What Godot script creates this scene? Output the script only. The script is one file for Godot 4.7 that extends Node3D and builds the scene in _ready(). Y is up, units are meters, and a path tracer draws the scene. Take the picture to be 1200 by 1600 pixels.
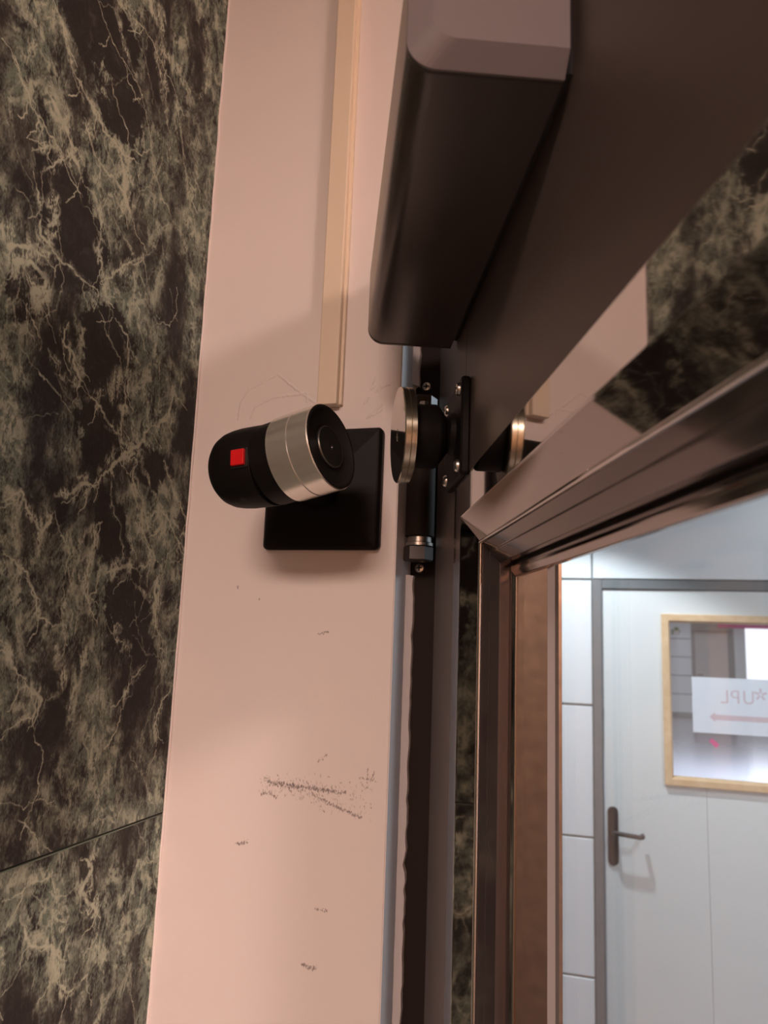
extends Node3D
# y is up, metres. The camera stands in a hall, 8 cm from the face of a half-open door; beyond the doorway lies a white corridor.

const OPEN := 20.5            # degrees between the open leaf and the hall's long axis
const EYE := 1.77
const PIER_LEFT := -0.341     # where the marble wall meets the plastered pier
const PIER_RIGHT := -0.158
const PIER_Z := -0.566
const JAMB_Z := -0.612

var M := {}
var taken := {}
const VEINS := [
	[3, 359, 1119, 338, 1149, 326, 1170, 308, 1184, 276, 1197, 260, 1209, 223, 1213, 185, 1208],
	[2, 294, 1060, 267, 1085, 236, 1097, 194, 1113, 164, 1167],
	[2, 260, 1029, 235, 1026, 200, 1022, 174, 1031, 149, 1038, 120, 1054, 98, 1103, 81, 1146, 65, 1168],
	[2, 423, 1219, 404, 1230, 379, 1259, 361, 1266, 343, 1278, 323, 1281],
	[9, 350, 1236, 329, 1245, 310, 1262, 287, 1293],
	[4, 295, 1219, 282, 1236, 261, 1250, 232, 1258, 198, 1264],
	[3, 284, 1291, 252, 1307, 246, 1346, 238, 1375, 231, 1398, 206, 1428],
	[3, 362, 1335, 347, 1354, 338, 1392, 307, 1401, 270, 1406, 240, 1407],
	[3, 234, 1399, 208, 1365, 170, 1337, 159, 1316],
	[8, 222, 1224, 205, 1268, 191, 1283],
	[10, 389, 1432, 366, 1418, 343, 1399],
	[9, 378, 1456, 362, 1431, 323, 1437, 346, 1476],
	[5, 364, 1303, 342, 1285, 321, 1286, 350, 1328],
	[4, 205, 1430, 174, 1443, 169, 1495, 172, 1548, 166, 1587],
	[4, 285, 1464, 290, 1490, 273, 1496, 254, 1525, 219, 1544, 177, 1567],
	[7, 274, 1662, 232, 1646, 199, 1628, 168, 1596, 133, 1574, 111, 1541, 72, 1516, 62, 1469],
	[5, 128, 1573, 136, 1614, 114, 1638, 114, 1662, 97, 1689, 85, 1714, 126, 1728, 181, 1741],
	[5, 66, 1736, 59, 1786, 51, 1806],
	[3, 72, 1575, 46, 1606, 11, 1637, 0, 1646],
	[3, 77, 1632, 50, 1654, 20, 1679, -7, 1691],
	[8, 103, 1653, 73, 1652, 66, 1664, 90, 1685],
	[3, 78, 1848, 105, 1878, 116, 1906],
	[3, 10, 1886, 39, 1922, 30, 1960],
	[7, 634, 259, 606, 279, 623, 298, 588, 332, 585, 351],
	[4, 748, 272, 716, 270, 676, 264],
	[4, 719, 296, 695, 329, 663, 345, 656, 371, 632, 400, 600, 394],
	[5, 349, 1682, 324, 1671, 291, 1706, 271, 1682],
	[4, 326, 1827, 295, 1860, 262, 1887, 312, 1915],
	[4, 341, 1733, 302, 1755, 277, 1793, 234, 1809],
	[3, 178, 1804, 208, 1761, 197, 1684],
]
const DARKS := [
	[34, 293, 1068, 253, 1122, 210, 1185],
	[26, 324, 1096, 292, 1153],
	[30, 299, 1339, 270, 1403],
	[24, 329, 1334, 306, 1382],
	[34, 215, 1451, 211, 1514, 213, 1579],
	[28, 189, 1660, 155, 1718],
	[26, 142, 1756, 107, 1810],
	[20, 90, 1826, 56, 1859],
	[22, 366, 1464, 329, 1462],
	[18, 354, 1304, 338, 1313],
	[20, 140, 1593, 81, 1596],
]

# ---------------------------------------------------------------- helpers
func lin(r: float, g: float, b: float, a := 1.0) -> Color:
	var c := Color(r, g, b).linear_to_srgb()
	c.a = a
	return c

func mat(c: Color, rough: float, metal := 0.0) -> StandardMaterial3D:
	var m := StandardMaterial3D.new()
	m.albedo_color = c
	m.roughness = rough
	m.metallic = metal
	return m

func glow(c: Color, energy: float) -> StandardMaterial3D:
	var m := mat(Color(0.9, 0.9, 0.9), 0.5)
	m.emission_enabled = true
	m.emission = c
	m.emission_energy_multiplier = energy
	return m

func numbered(called: String) -> String:
	var n: int = taken.get(called, -1) + 1
	taken[called] = n
	return called if n == 0 else "%s_%03d" % [called, n]

func thing(called: String, label: String, category: String, at := Vector3.ZERO, basis := Basis.IDENTITY, group := "", kind := "") -> Node3D:
	var o := Node3D.new()
	o.name = numbered(called)
	add_child(o)
	o.transform = Transform3D(basis, at)
	o.set_meta("label", label)
	o.set_meta("category", category)
	if group: o.set_meta("group", group)
	if kind: o.set_meta("kind", kind)
	return o

func part(called: String, mesh: Mesh, m: Material, parent: Node3D, at := Vector3.ZERO, basis := Basis.IDENTITY, label := "") -> MeshInstance3D:
	var o := MeshInstance3D.new()
	o.name = called
	o.mesh = mesh
	o.material_override = null
	for k in mesh.get_surface_count(): o.set_surface_override_material(k, m)
	o.transform = Transform3D(basis, at)
	parent.add_child(o, true)
	if label: o.set_meta("label", label)
	return o

func begin() -> SurfaceTool:
	var st := SurfaceTool.new()
	st.begin(Mesh.PRIMITIVE_TRIANGLES)
	return st

func tri(st: SurfaceTool, p: Array, n: Array, uv: Array) -> void:
	var f: Vector3 = (p[1] - p[0]).cross(p[2] - p[0])
	if f.length_squared() < 1e-16: return
	var order := [0, 1, 2] if f.dot(n[0] + n[1] + n[2]) < 0.0 else [0, 2, 1]
	for k in order:
		st.set_normal(n[k])
		st.set_uv(uv[k])
		st.add_vertex(p[k])

func quad(st: SurfaceTool, a: Vector3, b: Vector3, c: Vector3, d: Vector3, na: Vector3, nb := Vector3.ZERO, nc := Vector3.ZERO, nd := Vector3.ZERO, u0 := Vector2.ZERO, u1 := Vector2.ONE) -> void:
	if nb == Vector3.ZERO: nb = na; nc = na; nd = na
	var ua := u0
	var ub := Vector2(u1.x, u0.y)
	var uc := u1
	var ud := Vector2(u0.x, u1.y)
	tri(st, [a, b, c], [na, nb, nc], [ua, ub, uc])
	tri(st, [a, c, d], [na, nc, nd], [ua, uc, ud])

# a closed outline extruded along z with bevelled rims
func prism(poly: PackedVector2Array, z0: float, z1: float, bev := 0.0, st: SurfaceTool = null, frame := Transform3D.IDENTITY) -> SurfaceTool:
	if st == null: st = begin()
	if not Geometry2D.is_polygon_clockwise(poly): poly.reverse()   # Geometry2D calls y-down clockwise; one fixed turning is all that matters
	var n := poly.size()
	var en := []
	for i in n:
		var e := (poly[(i + 1) % n] - poly[i]).normalized()
		en.append(Vector2(e.y, -e.x))
	var area := 0.0
	for i in n: area += poly[i].cross(poly[(i + 1) % n])
	if area < 0.0:
		for i in n: en[i] = -en[i]
	var inner := PackedVector2Array()
	for i in n:
		var a: Vector2 = en[(i - 1 + n) % n]
		var b: Vector2 = en[i]
		var m := (a + b)
		inner.append(poly[i] - m / maxf(m.length_squared() * 0.5, 0.3) * bev)
	var rows := [[inner, z0], [poly, z0 + bev], [poly, z1 - bev], [inner, z1]] if bev > 0.0 else [[poly, z0], [poly, z1]]
	for r in rows.size() - 1:
		var tilt := 0.0
		if bev > 0.0: tilt = [-1.0, 0.0, 1.0][r]
		for i in n:
			var j := (i + 1) % n
			var ni: Vector2 = en[i]
			var nj: Vector2 = en[i]
			var before: Vector2 = en[(i - 1 + n) % n]
			var after: Vector2 = en[j]
			if before.dot(ni) > 0.72: ni = (ni + before).normalized()
			if after.dot(nj) > 0.72: nj = (nj + after).normalized()
			var na := (frame.basis * Vector3(ni.x, ni.y, tilt)).normalized()
			var nb := (frame.basis * Vector3(nj.x, nj.y, tilt)).normalized()
			var p: PackedVector2Array = rows[r][0]
			var q: PackedVector2Array = rows[r + 1][0]
			quad(st, frame * Vector3(p[i].x, p[i].y, rows[r][1]), frame * Vector3(p[j].x, p[j].y, rows[r][1]), frame * Vector3(q[j].x, q[j].y, rows[r + 1][1]), frame * Vector3(q[i].x, q[i].y, rows[r + 1][1]), na, nb, nb, na)
	var t := Geometry2D.triangulate_polygon(inner)
	for k in range(0, t.size(), 3):
		for s in 2:
			var z: float = [z0, z1][s]
			var nn := frame.basis * Vector3(0, 0, [-1.0, 1.0][s])
			var pts := []
			for q in 3: pts.append(frame * Vector3(inner[t[k + q]].x, inner[t[k + q]].y, z))
			tri(st, pts, [nn, nn, nn], [Vector2.ZERO, Vector2.RIGHT, Vector2.ONE])
	return st

func rrect(x0: float, y0: float, x1: float, y1: float, r: float, seg := 5) -> PackedVector2Array:
	var p := PackedVector2Array()
	if r <= 0.0: return PackedVector2Array([Vector2(x0, y0), Vector2(x1, y0), Vector2(x1, y1), Vector2(x0, y1)])
	for c in [[x1 - r, y0 + r, -90.0], [x1 - r, y1 - r, 0.0], [x0 + r, y1 - r, 90.0], [x0 + r, y0 + r, 180.0]]:
		for k in seg + 1:
			var a := deg_to_rad(c[2] + 90.0 * k / seg)
			p.append(Vector2(c[0] + cos(a) * r, c[1] + sin(a) * r))
	return p

func ngon(r: float, n: int, turn := 0.0) -> PackedVector2Array:
	var p := PackedVector2Array()
	for k in n:
		var a := TAU * k / n + turn
		p.append(Vector2(cos(a), sin(a)) * r)
	return p

func box(lo: Vector3, hi: Vector3, bev := 0.0, st: SurfaceTool = null) -> SurfaceTool:
	return prism(rrect(lo.x, lo.y, hi.x, hi.y, 0.0), lo.z, hi.z, bev, st)

# a profile of (radius, height) turned round y
func lathe(prof: Array, seg := 48, st: SurfaceTool = null, split := 0.8) -> SurfaceTool:
	if st == null: st = begin()
	var sn := []
	for i in prof.size() - 1:
		var d: Vector2 = prof[i + 1] - prof[i]
		sn.append(Vector2(d.y, -d.x).normalized())
	for i in prof.size() - 1:
		var a: Vector2 = prof[i]
		var b: Vector2 = prof[i + 1]
		var na: Vector2 = sn[i]
		var nb: Vector2 = sn[i]
		if i > 0 and sn[i - 1].dot(na) > split: na = (na + sn[i - 1]).normalized()
		if i < sn.size() - 1 and sn[i + 1].dot(nb) > split: nb = (nb + sn[i + 1]).normalized()
		for k in seg:
			var t0 := TAU * k / seg
			var t1 := TAU * (k + 1) / seg
			var e0 := Vector3(cos(t0), 0, sin(t0))
			var e1 := Vector3(cos(t1), 0, sin(t1))
			var up := Vector3.UP
			quad(st, e0 * a.x + up * a.y, e1 * a.x + up * a.y, e1 * b.x + up * b.y, e0 * b.x + up * b.y,
				e0 * na.x + up * na.y, e1 * na.x + up * na.y, e1 * nb.x + up * nb.y, e0 * nb.x + up * nb.y, Vector2(float(k) / seg, float(i)), Vector2(float(k + 1) / seg, float(i + 1)))
	return st

# one side of a mitred frame: the profile (inset, height) run along side k of the rectangle (0 top, 1 right, 2 bottom, 3 left)
func mitred(r: Rect2, prof: Array, k: int, st: SurfaceTool = null, split := 0.8) -> SurfaceTool:
	if st == null: st = begin()
	var sn := []
	for i in prof.size() - 1:
		var d: Vector2 = prof[i + 1] - prof[i]
		sn.append(Vector2(-d.y, d.x).normalized())
	var inw: Vector2 = [Vector2(0, -1), Vector2(-1, 0), Vector2(0, 1), Vector2(1, 0)][k]
	for i in prof.size() - 1:
		var na: Vector2 = sn[i]
		var nb: Vector2 = sn[i]
		if i > 0 and sn[i - 1].dot(na) > split: na = (na + sn[i - 1]).normalized()
		if i < sn.size() - 1 and sn[i + 1].dot(nb) > split: nb = (nb + sn[i + 1]).normalized()
		var ends := []
		for q in [prof[i], prof[i + 1]]:
			var g := r.grow(-q.x)
			var lo := g.position
			var hi := g.end
			var c := [[Vector2(lo.x, hi.y), hi], [hi, Vector2(hi.x, lo.y)], [Vector2(hi.x, lo.y), lo], [lo, Vector2(lo.x, hi.y)]]
			for e in 2: ends.append(Vector3(c[k][e].x, c[k][e].y, q.y))
		var n0 := Vector3(inw.x * na.x, inw.y * na.x, na.y)
		var n1 := Vector3(inw.x * nb.x, inw.y * nb.x, nb.y)
		quad(st, ends[0], ends[1], ends[3], ends[2], n0, n0, n1, n1)
	return st

func tube(path: Array, r: float, seg := 12, st: SurfaceTool = null) -> SurfaceTool:
	if st == null: st = begin()
	var rings := []
	for i in path.size():
		var d: Vector3 = (path[mini(i + 1, path.size() - 1)] - path[maxi(i - 1, 0)]).normalized()
		var s := d.cross(Vector3.UP if absf(d.y) < 0.9 else Vector3.RIGHT).normalized()
		var t := s.cross(d)
		var ring := []
		for k in seg + 1: ring.append(s * cos(TAU * k / seg) + t * sin(TAU * k / seg))
		rings.append(ring)
	for i in path.size() - 1:
		for k in seg:
			quad(st, path[i] + rings[i][k] * r, path[i] + rings[i][k + 1] * r, path[i + 1] + rings[i + 1][k + 1] * r, path[i + 1] + rings[i + 1][k] * r, rings[i][k], rings[i][k + 1], rings[i + 1][k + 1], rings[i + 1][k])
	for e in [0, path.size() - 1]:
		var out: Vector3 = (path[e] - path[1 if e == 0 else e - 1]).normalized()
		for k in seg: tri(st, [path[e], path[e] + rings[e][k] * r, path[e] + rings[e][k + 1] * r], [out, out, out], [Vector2.ZERO, Vector2.ZERO, Vector2.ZERO])
	return st

func arc_points(c: Vector2, r: float, a0: float, a1: float, n: int) -> Array:
	var p := []
	for k in n + 1:
		var a := deg_to_rad(lerpf(a0, a1, float(k) / n))
		p.append(c + Vector2(cos(a), sin(a)) * r)
	return p

# a basis whose y is the given axis; x lies as near as may be to the hint
func along(axis: Vector3, hint: Vector3) -> Basis:
	var y := axis.normalized()
	var z := hint.cross(y).normalized()
	return Basis(y.cross(z).normalized(), y, z)

# ---------------------------------------------------------------- textures
func noise_bytes(w: int, h: int, kind: int, freq: float, oct: int, sd: int, warp := 0.0, wfreq := 0.01, stretch := 1, fractal := 1) -> PackedByteArray:
	var n := FastNoiseLite.new()
	n.seed = sd
	n.noise_type = kind
	n.frequency = freq
	n.fractal_type = fractal
	n.fractal_octaves = oct
	if kind == FastNoiseLite.TYPE_CELLULAR:
		n.cellular_return_type = FastNoiseLite.RETURN_DISTANCE2_SUB
	if warp > 0.0:
		n.domain_warp_enabled = true
		n.domain_warp_amplitude = warp
		n.domain_warp_frequency = wfreq
		n.domain_warp_fractal_octaves = 4
	var im := n.get_image(w, h / stretch, false, false, true)
	if stretch > 1: im.resize(w, h, Image.INTERPOLATE_CUBIC)
	im.convert(Image.FORMAT_L8)
	return im.get_data()

func stroke(field: PackedFloat32Array, w: int, h: int, pts: Array, rad: float, strength: float, rng: RandomNumberGenerator, rough := 0.5, ragged := 0.0) -> void:
	for i in range(0, pts.size() - 2, 2):
		var a := Vector2(pts[i], pts[i + 1])
		var b := Vector2(pts[i + 2], pts[i + 3])
		var steps := int(a.distance_to(b)) + 1
		var side := (b - a).normalized().orthogonal()
		for s in steps:
			var c := a.lerp(b, float(s) / steps) + side * rng.randfn(0.0, ragged)
			var rr := rad * (1.0 - rough * rng.randf())
			var k := strength * (1.0 - 0.5 * rough * rng.randf())
			var n := int(rr) + 1
			for y in range(maxi(0, int(c.y) - n), mini(h, int(c.y) + n + 1)):
				for x in range(maxi(0, int(c.x) - n), mini(w, int(c.x) + n + 1)):
					var d := c.distance_to(Vector2(x, y)) / rr
					if d < 1.0:
						var v := k * (1.0 - d * d)
						if v > field[y * w + x]: field[y * w + x] = v


# a hand-placed vein: a smooth curve that wavers, swells and thins along its length
func vein_stroke(field: PackedFloat32Array, w: int, h: int, pts: Array, rad: float, n: FastNoiseLite, seedv: float, wander: float, full := 1.0) -> void:
	var c := Curve2D.new()
	var m := pts.size() / 2
	for i in m:
		var p := Vector2(pts[i * 2], pts[i * 2 + 1])
		var a := Vector2(pts[maxi(i - 1, 0) * 2], pts[maxi(i - 1, 0) * 2 + 1])
		var b := Vector2(pts[mini(i + 1, m - 1) * 2], pts[mini(i + 1, m - 1) * 2 + 1])
		c.add_point(p, (a - b) / 6.0, (b - a) / 6.0)
	var long := c.get_baked_length()
	var s := 0.0
	while s < long:
		var p := c.sample_baked(s)
		p += Vector2(n.get_noise_2d(s * 2.2, seedv), n.get_noise_2d(s * 2.2, seedv + 40.0)) * wander
		p += Vector2(n.get_noise_2d(s * 9.0, seedv + 7.0), n.get_noise_2d(s * 9.0, seedv + 47.0)) * minf(wander, 5.0) * 0.5
		var end := minf(1.0, minf(s, long - s) / (long * 0.16) + 0.15)
		var r := maxf(0.9, rad * end * (0.8 + 0.9 * n.get_noise_2d(s * 2.0, seedv + 90.0) + 0.2 * n.get_noise_2d(s * 11.0, seedv + 130.0)))
		var k := full + 0.5 * n.get_noise_2d(s * 5.0, seedv + 170.0)
		var q := int(r) + 1
		for y in range(maxi(0, int(p.y) - q), mini(h, int(p.y) + q + 2)):
			for x in range(maxi(0, int(p.x) - q), mini(w, int(p.x) + q + 2)):
				var d := p.distance_to(Vector2(x, y)) / r
				if d < 1.0:
					var v := k * minf(1.0, 2.2 * (1.0 - d))
					if v > field[y * w + x]: field[y * w + x] = v
		s += maxf(0.7, r * 0.35)

func marble_texture() -> ImageTexture:
	var w := 1024
	var h := 2048
	var vein := PackedFloat32Array()
	vein.resize(w * h)
	var dark := PackedFloat32Array()
	dark.resize(w * h)
	var wob := FastNoiseLite.new()
	wob.seed = 5
	wob.frequency = 0.012
	wob.fractal_octaves = 2
	var sd := 0.0
	var halo := PackedFloat32Array()
	halo.resize(w * h)
	for v in VEINS:
		sd += 200.0
		var pts: Array = v.slice(1)
		vein_stroke(vein, w, h, pts, v[0] * 0.48 + 0.5, wob, sd, 3.5 + 0.5 * v[0])
		if v[0] > 2: vein_stroke(halo, w, h, pts, v[0] * 3.2, wob, sd, 4.0)
		# side branches that leave the vein and die out
		for k in range(2, pts.size() - 1, 2):
			var a := Vector2(pts[k], pts[k + 1])
			var dir := Vector2(wob.get_noise_2d(sd, k * 31.0) * 2.0, 0.9).normalized() * (26.0 + 30.0 * absf(wob.get_noise_2d(k * 50.0, sd)))
			vein_stroke(vein, w, h, [a.x, a.y, a.x + dir.x * 0.5, a.y + dir.y * 0.6, a.x + dir.x * 1.3, a.y + dir.y], 1.2, wob, sd + k * 13.0, 5.0)
	# fine veins all over, most of them leaning the way the large ones do
	var rng := RandomNumberGenerator.new()
	rng.seed = 77
	for k in 480:
		var p := Vector2(rng.randf() * w, rng.randf() * h)
		var dir := Vector2(-0.35 + rng.randfn(0.0, 0.55), 1.0).normalized()
		var pts := []
		for q in rng.randi_range(3, 6):
			pts += [p.x, p.y]
			dir = (dir + Vector2(rng.randfn(0.0, 0.35), rng.randfn(0.0, 0.25))).normalized()
			p += dir * rng.randf_range(14.0, 42.0)
		vein_stroke(vein, w, h, pts, rng.randf_range(0.7, 1.7), wob, k * 37.0, 7.0, rng.randf_range(0.35, 0.9))
		if k % 3 == 0: vein_stroke(halo, w, h, pts, rng.randf_range(4.0, 12.0), wob, k * 37.0, 7.0)
	for v in DARKS: vein_stroke(dark, w, h, v.slice(1), v[0] * 1.9, wob, v[1], 6.0)
	var zone := noise_bytes(w, h, FastNoiseLite.TYPE_SIMPLEX_SMOOTH, 0.008, 3, 3, 50.0, 0.010, 2)
	var fib := noise_bytes(w, h, FastNoiseLite.TYPE_SIMPLEX_SMOOTH, 0.024, 5, 11, 46.0, 0.016, 1)
	var web := noise_bytes(w, h, FastNoiseLite.TYPE_SIMPLEX_SMOOTH, 0.036, 4, 23, 60.0, 0.018, 2, 2)
	var web2 := noise_bytes(w, h, FastNoiseLite.TYPE_SIMPLEX_SMOOTH, 0.075, 3, 37, 40.0, 0.030, 2, 2)
	var net := noise_bytes(w, h, FastNoiseLite.TYPE_SIMPLEX_SMOOTH, 0.0085, 2, 31, 50.0, 0.014, 1, 2)
	var cell := noise_bytes(w, h, FastNoiseLite.TYPE_CELLULAR, 0.034, 1, 59, 44.0, 0.018, 2)
	var data := PackedByteArray()
	data.resize(w * h * 3)
	for i in w * h:
		var zn := zone[i] / 255.0
		var f := fib[i] / 255.0
		var d := clampf((dark[i] + (f - 0.5) * -1.3 + (web[i] / 255.0 - 0.5) * -0.7 - 0.28) * 5.0, 0.0, 1.0)
		var z := clampf((zn - 0.22) * 2.6, 0.0, 1.0)
		z = clampf(z * (1.0 - 0.96 * d), 0.04, 1.0)
		var wv := web[i] / 255.0
		var w2 := web2[i] / 255.0
		var g := z * (0.24 + 0.30 * clampf((f - 0.30) * 2.4, 0.0, 1.0)) + 0.06 * f
		g += z * 0.55 * clampf((wv - 0.56) * 3.4, 0.0, 1.0) + (0.05 + 0.42 * z) * clampf((w2 - 0.58) * 4.4, 0.0, 1.0)
		g -= z * 0.46 * clampf((0.48 - wv) * 4.0, 0.0, 1.0) + z * 0.3 * clampf((0.42 - w2) * 4.0, 0.0, 1.0)
		var nn := clampf((net[i] / 255.0 - 0.87) * 11.0, 0.0, 1.0)
		var ce := clampf((0.15 - cell[i] / 255.0) * 11.0, 0.0, 1.0)
		var v := nn * (0.15 + 0.8 * z) * clampf(f * 2.6 - 0.6, 0.0, 1.0)
		v = maxf(v, ce * z * 0.85 * clampf(f * 3.0 - 0.85, 0.0, 1.0))
		v = maxf(v, vein[i] * clampf(0.32 + 0.9 * f + 0.4 * wv, 0.0, 1.0))
		v = maxf(v, clampf((f - 0.54) * 5.0, 0.0, 1.0) * z * clampf((wv - 0.56) * 5.0, 0.0, 1.0) * 0.95)
		v = maxf(v, halo[i] * clampf((wv - 0.55) * 5.0, 0.0, 1.0) * clampf(f * 2.4 - 0.4, 0.0, 1.0) * 0.95)
		g = g * 1.34 - 0.05 + halo[i] * 0.22 * f
		v = clampf(v, 0.0, 1.0)
		g = clampf(g, 0.0, 1.0)
		data[i * 3] = int(lerpf(lerpf(47.0, 120.0 - 10.0 * zn, g), 182.0, v))
		data[i * 3 + 1] = int(lerpf(lerpf(46.0, 126.0, g), 190.0, v))
		data[i * 3 + 2] = int(lerpf(lerpf(46.0, 115.0, g), 171.0, v))
	return ImageTexture.create_from_image(Image.create_from_data(w, h, false, Image.FORMAT_RGB8, data))

# plaster of the pier: x from the marble edge, y down from 2.5 m; scuffs in the colour, flaked edges in the relief
const SCUFFS := [
	[1.6, 87.2, 838.8, 113.7, 839.9, 139.4, 840.9, 152.0, 840.7], [1.0, 124.2, 844.1, 139.9, 850.0, 152.6, 854.2, 165.2, 858.0],
	[0.9, 82.5, 847.7, 90.4, 846.1, 95.9, 849.8], [1.0, 63.8, 886.7, 74.2, 882.8], [1.2, 122.8, 962.7, 129.8, 963.8, 135.2, 963.0],
	[0.7, 123.1, 726.4, 132.4, 722.6], [1.1, 50.7, 689.7, 52.5, 690.7], [0.5, 128.1, 820.7, 135.5, 814.5], [0.9, 70.6, 699.1, 71.8, 700.1],
	[0.4, 131.1, 923.9, 141.1, 924.4], [0.4, 168.0, 822.0, 167.2, 833.0], [0.3, 160.0, 829.0, 176.0, 831.0], [0.4, 173.0, 824.0, 170.0, 832.0]]
const FLAKES := [
	[2, 40.7, 548.8, 42.1, 534.8, 49.5, 522.3, 75.3, 510.9, 90.6, 523.6, 101.4, 531.5, 112.5, 539.2],
	[2, 52.5, 547.7, 56.6, 537.9, 72.5, 530.9, 95.5, 529.5, 102.3, 528.8, 102.8, 537.0],
	[2, 158.3, 528.8, 162.0, 525.8], [2, 166.3, 527.7, 174.8, 525.0], [2, 162.2, 531.7, 165.8, 528.7], [2, 168.1, 547.0, 155.0, 552.7],
	[2, 161.7, 518.8, 159.8, 525.1], [2, 160.3, 550.9, 168.0, 542.8], [2, 152.9, 540.9, 157.0, 536.8]]

func plaster_material() -> StandardMaterial3D:
	var w := 512
	var h := 2048
	var rng := RandomNumberGenerator.new()
	rng.seed = 21
	var sx := w / 186.0
	var sy := h / 1200.0
	var scuff := PackedFloat32Array()
	scuff.resize(w * h)
	var flake := PackedFloat32Array()
	flake.resize(w * h)
	for s in SCUFFS + FLAKES:
		var p := []
		for i in range(1, s.size(), 2): p += [s[i] * sx, s[i + 1] * sy]
		if s[0] is int: stroke(flake, w, h, p, 2.6, 1.0, rng, 0.5, 0.35)
		else: stroke(scuff, w, h, p, 1.0 + s[0], 0.55, rng, 1.0, 0.5 + s[0] * 0.7)
	# loose specks round the long scratch
	for k in 260:
		var x := rng.randf_range(80.0, 172.0)
		var y := 838.0 + (x - 80.0) * rng.randf_range(-0.06, 0.24) + rng.randfn(0.0, 3.5)
		stroke(scuff, w, h, [x * sx, y * sy, x * sx + rng.randfn(0, 3.0), y * sy + rng.randfn(0, 2.5)], rng.randf_range(0.7, 1.5), rng.randf_range(0.1, 0.45), rng, 0.8, 0.4)
	var hilly := noise_bytes(w, h, FastNoiseLite.TYPE_SIMPLEX_SMOOTH, 0.012, 4, 5)
	var im := Image.create(w, h, false, Image.FORMAT_RGB8)
	im.fill(WALL)
	var rel := Image.create(w, h, false, Image.FORMAT_RF)
	for y in h:
		for x in w:
			var i := y * w + x
			if scuff[i] > 0.0: im.set_pixel(x, y, WALL.lerp(Color(0.16, 0.12, 0.11), clampf(scuff[i] * 1.25, 0.0, 0.9)))
			rel.set_pixel(x, y, Color(0.3 + 0.06 * hilly[i] / 255.0 + 0.5 * flake[i], 0, 0))
	var m := mat(Color.WHITE, 0.55)
	m.albedo_texture = ImageTexture.create_from_image(im)
	m.heightmap_enabled = true
	m.heightmap_texture = ImageTexture.create_from_image(rel)
	m.heightmap_scale = 0.10
	return m

func wood_texture(a: Color, b: Color, sd: int) -> ImageTexture:
	var n := noise_bytes(128, 1024, FastNoiseLite.TYPE_SIMPLEX_SMOOTH, 0.06, 4, sd, 6.0, 0.02, 8)
	var d := PackedByteArray()
	d.resize(128 * 1024 * 3)
	for i in n.size():
		var c := a.lerp(b, n[i] / 255.0)
		d[i * 3] = c.r8
		d[i * 3 + 1] = c.g8
		d[i * 3 + 2] = c.b8
	return ImageTexture.create_from_image(Image.create_from_data(128, 1024, false, Image.FORMAT_RGB8, d))

var WALL := lin(0.80, 0.735, 0.715)

# ---------------------------------------------------------------- door space: x from the hinge edge, y up, z out of the face towards the hall's left wall
func door_basis() -> Basis:
	var a := deg_to_rad(OPEN)
	return Basis(Vector3(sin(a), 0, cos(a)), Vector3.UP, Vector3(-cos(a), 0, sin(a)))

func on_door(x: float, y: float, z: float) -> Vector3:
	var a := deg_to_rad(OPEN)
	return Vector3(-sin(a), 0, -cos(a)) * 0.59 + Vector3(cos(a), 0, -sin(a)) * 0.0815 + door_basis() * Vector3(x, y, z)

# a polyline with its corners rounded; each entry is (x, y, radius)
func soft(p: Array) -> Array:
	var out := []
	for i in p.size():
		var c := Vector2(p[i].x, p[i].y)
		if p[i].z <= 0.0 or i == 0 or i == p.size() - 1:
			out.append(c)
			continue
		var a := (Vector2(p[i - 1].x, p[i - 1].y) - c)
		var b := (Vector2(p[i + 1].x, p[i + 1].y) - c)
		var half := absf(a.angle_to(b)) / 2.0
		var t := minf(p[i].z / tan(half), minf(a.length(), b.length()) * 0.45)
		var r := t * tan(half)
		a = a.normalized()
		b = b.normalized()
		var mid := c + (a + b).normalized() * r / sin(half)
		var s := c + a * t - mid
		var turn := s.angle_to(c + b * t - mid)
		var n := maxi(3, int(absf(rad_to_deg(turn)) / 5.0) + 1)
		out.append(c + a * t * 1.25)
		for k in n + 1: out.append(mid + s.rotated(turn * k / n))
		out.append(c + b * t * 1.25)
	return out

func lamp_panel(at: Vector3, size: float, color: Color, energy: float, label: String) -> void:
	var t := thing("ceiling_lamp", label, "ceiling lamp", at)
	var r := Rect2(-size / 2, -size / 2, size, size)
	var st := begin()
	for k in 4: mitred(r.grow(0.02), [Vector2(0, 0), Vector2(0, 0.015), Vector2(0.02, 0.015), Vector2(0.02, 0.0)], k, st)
	var face_down := Basis(Vector3.RIGHT, PI / 2)
	part("lamp_frame", st.commit(), M.white_metal, t, Vector3.ZERO, face_down)
	part("diffuser", box(Vector3(-size / 2, -size / 2, 0.0), Vector3(size / 2, size / 2, 0.010)).commit(), glow(color, 2.5), t, Vector3.ZERO, face_down)
	var l := AreaLight3D.new()
	l.name = "lamp_light"
	l.area_size = Vector2(size, size) * 0.96
	l.light_color = color
	l.light_energy = energy
	l.area_range = 30.0
	l.area_attenuation = 2.0
	l.shadow_enabled = true
	l.position = Vector3(0, -0.02, 0)
	l.basis = Basis(Vector3.RIGHT, -PI / 2)
	t.add_child(l)

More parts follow.
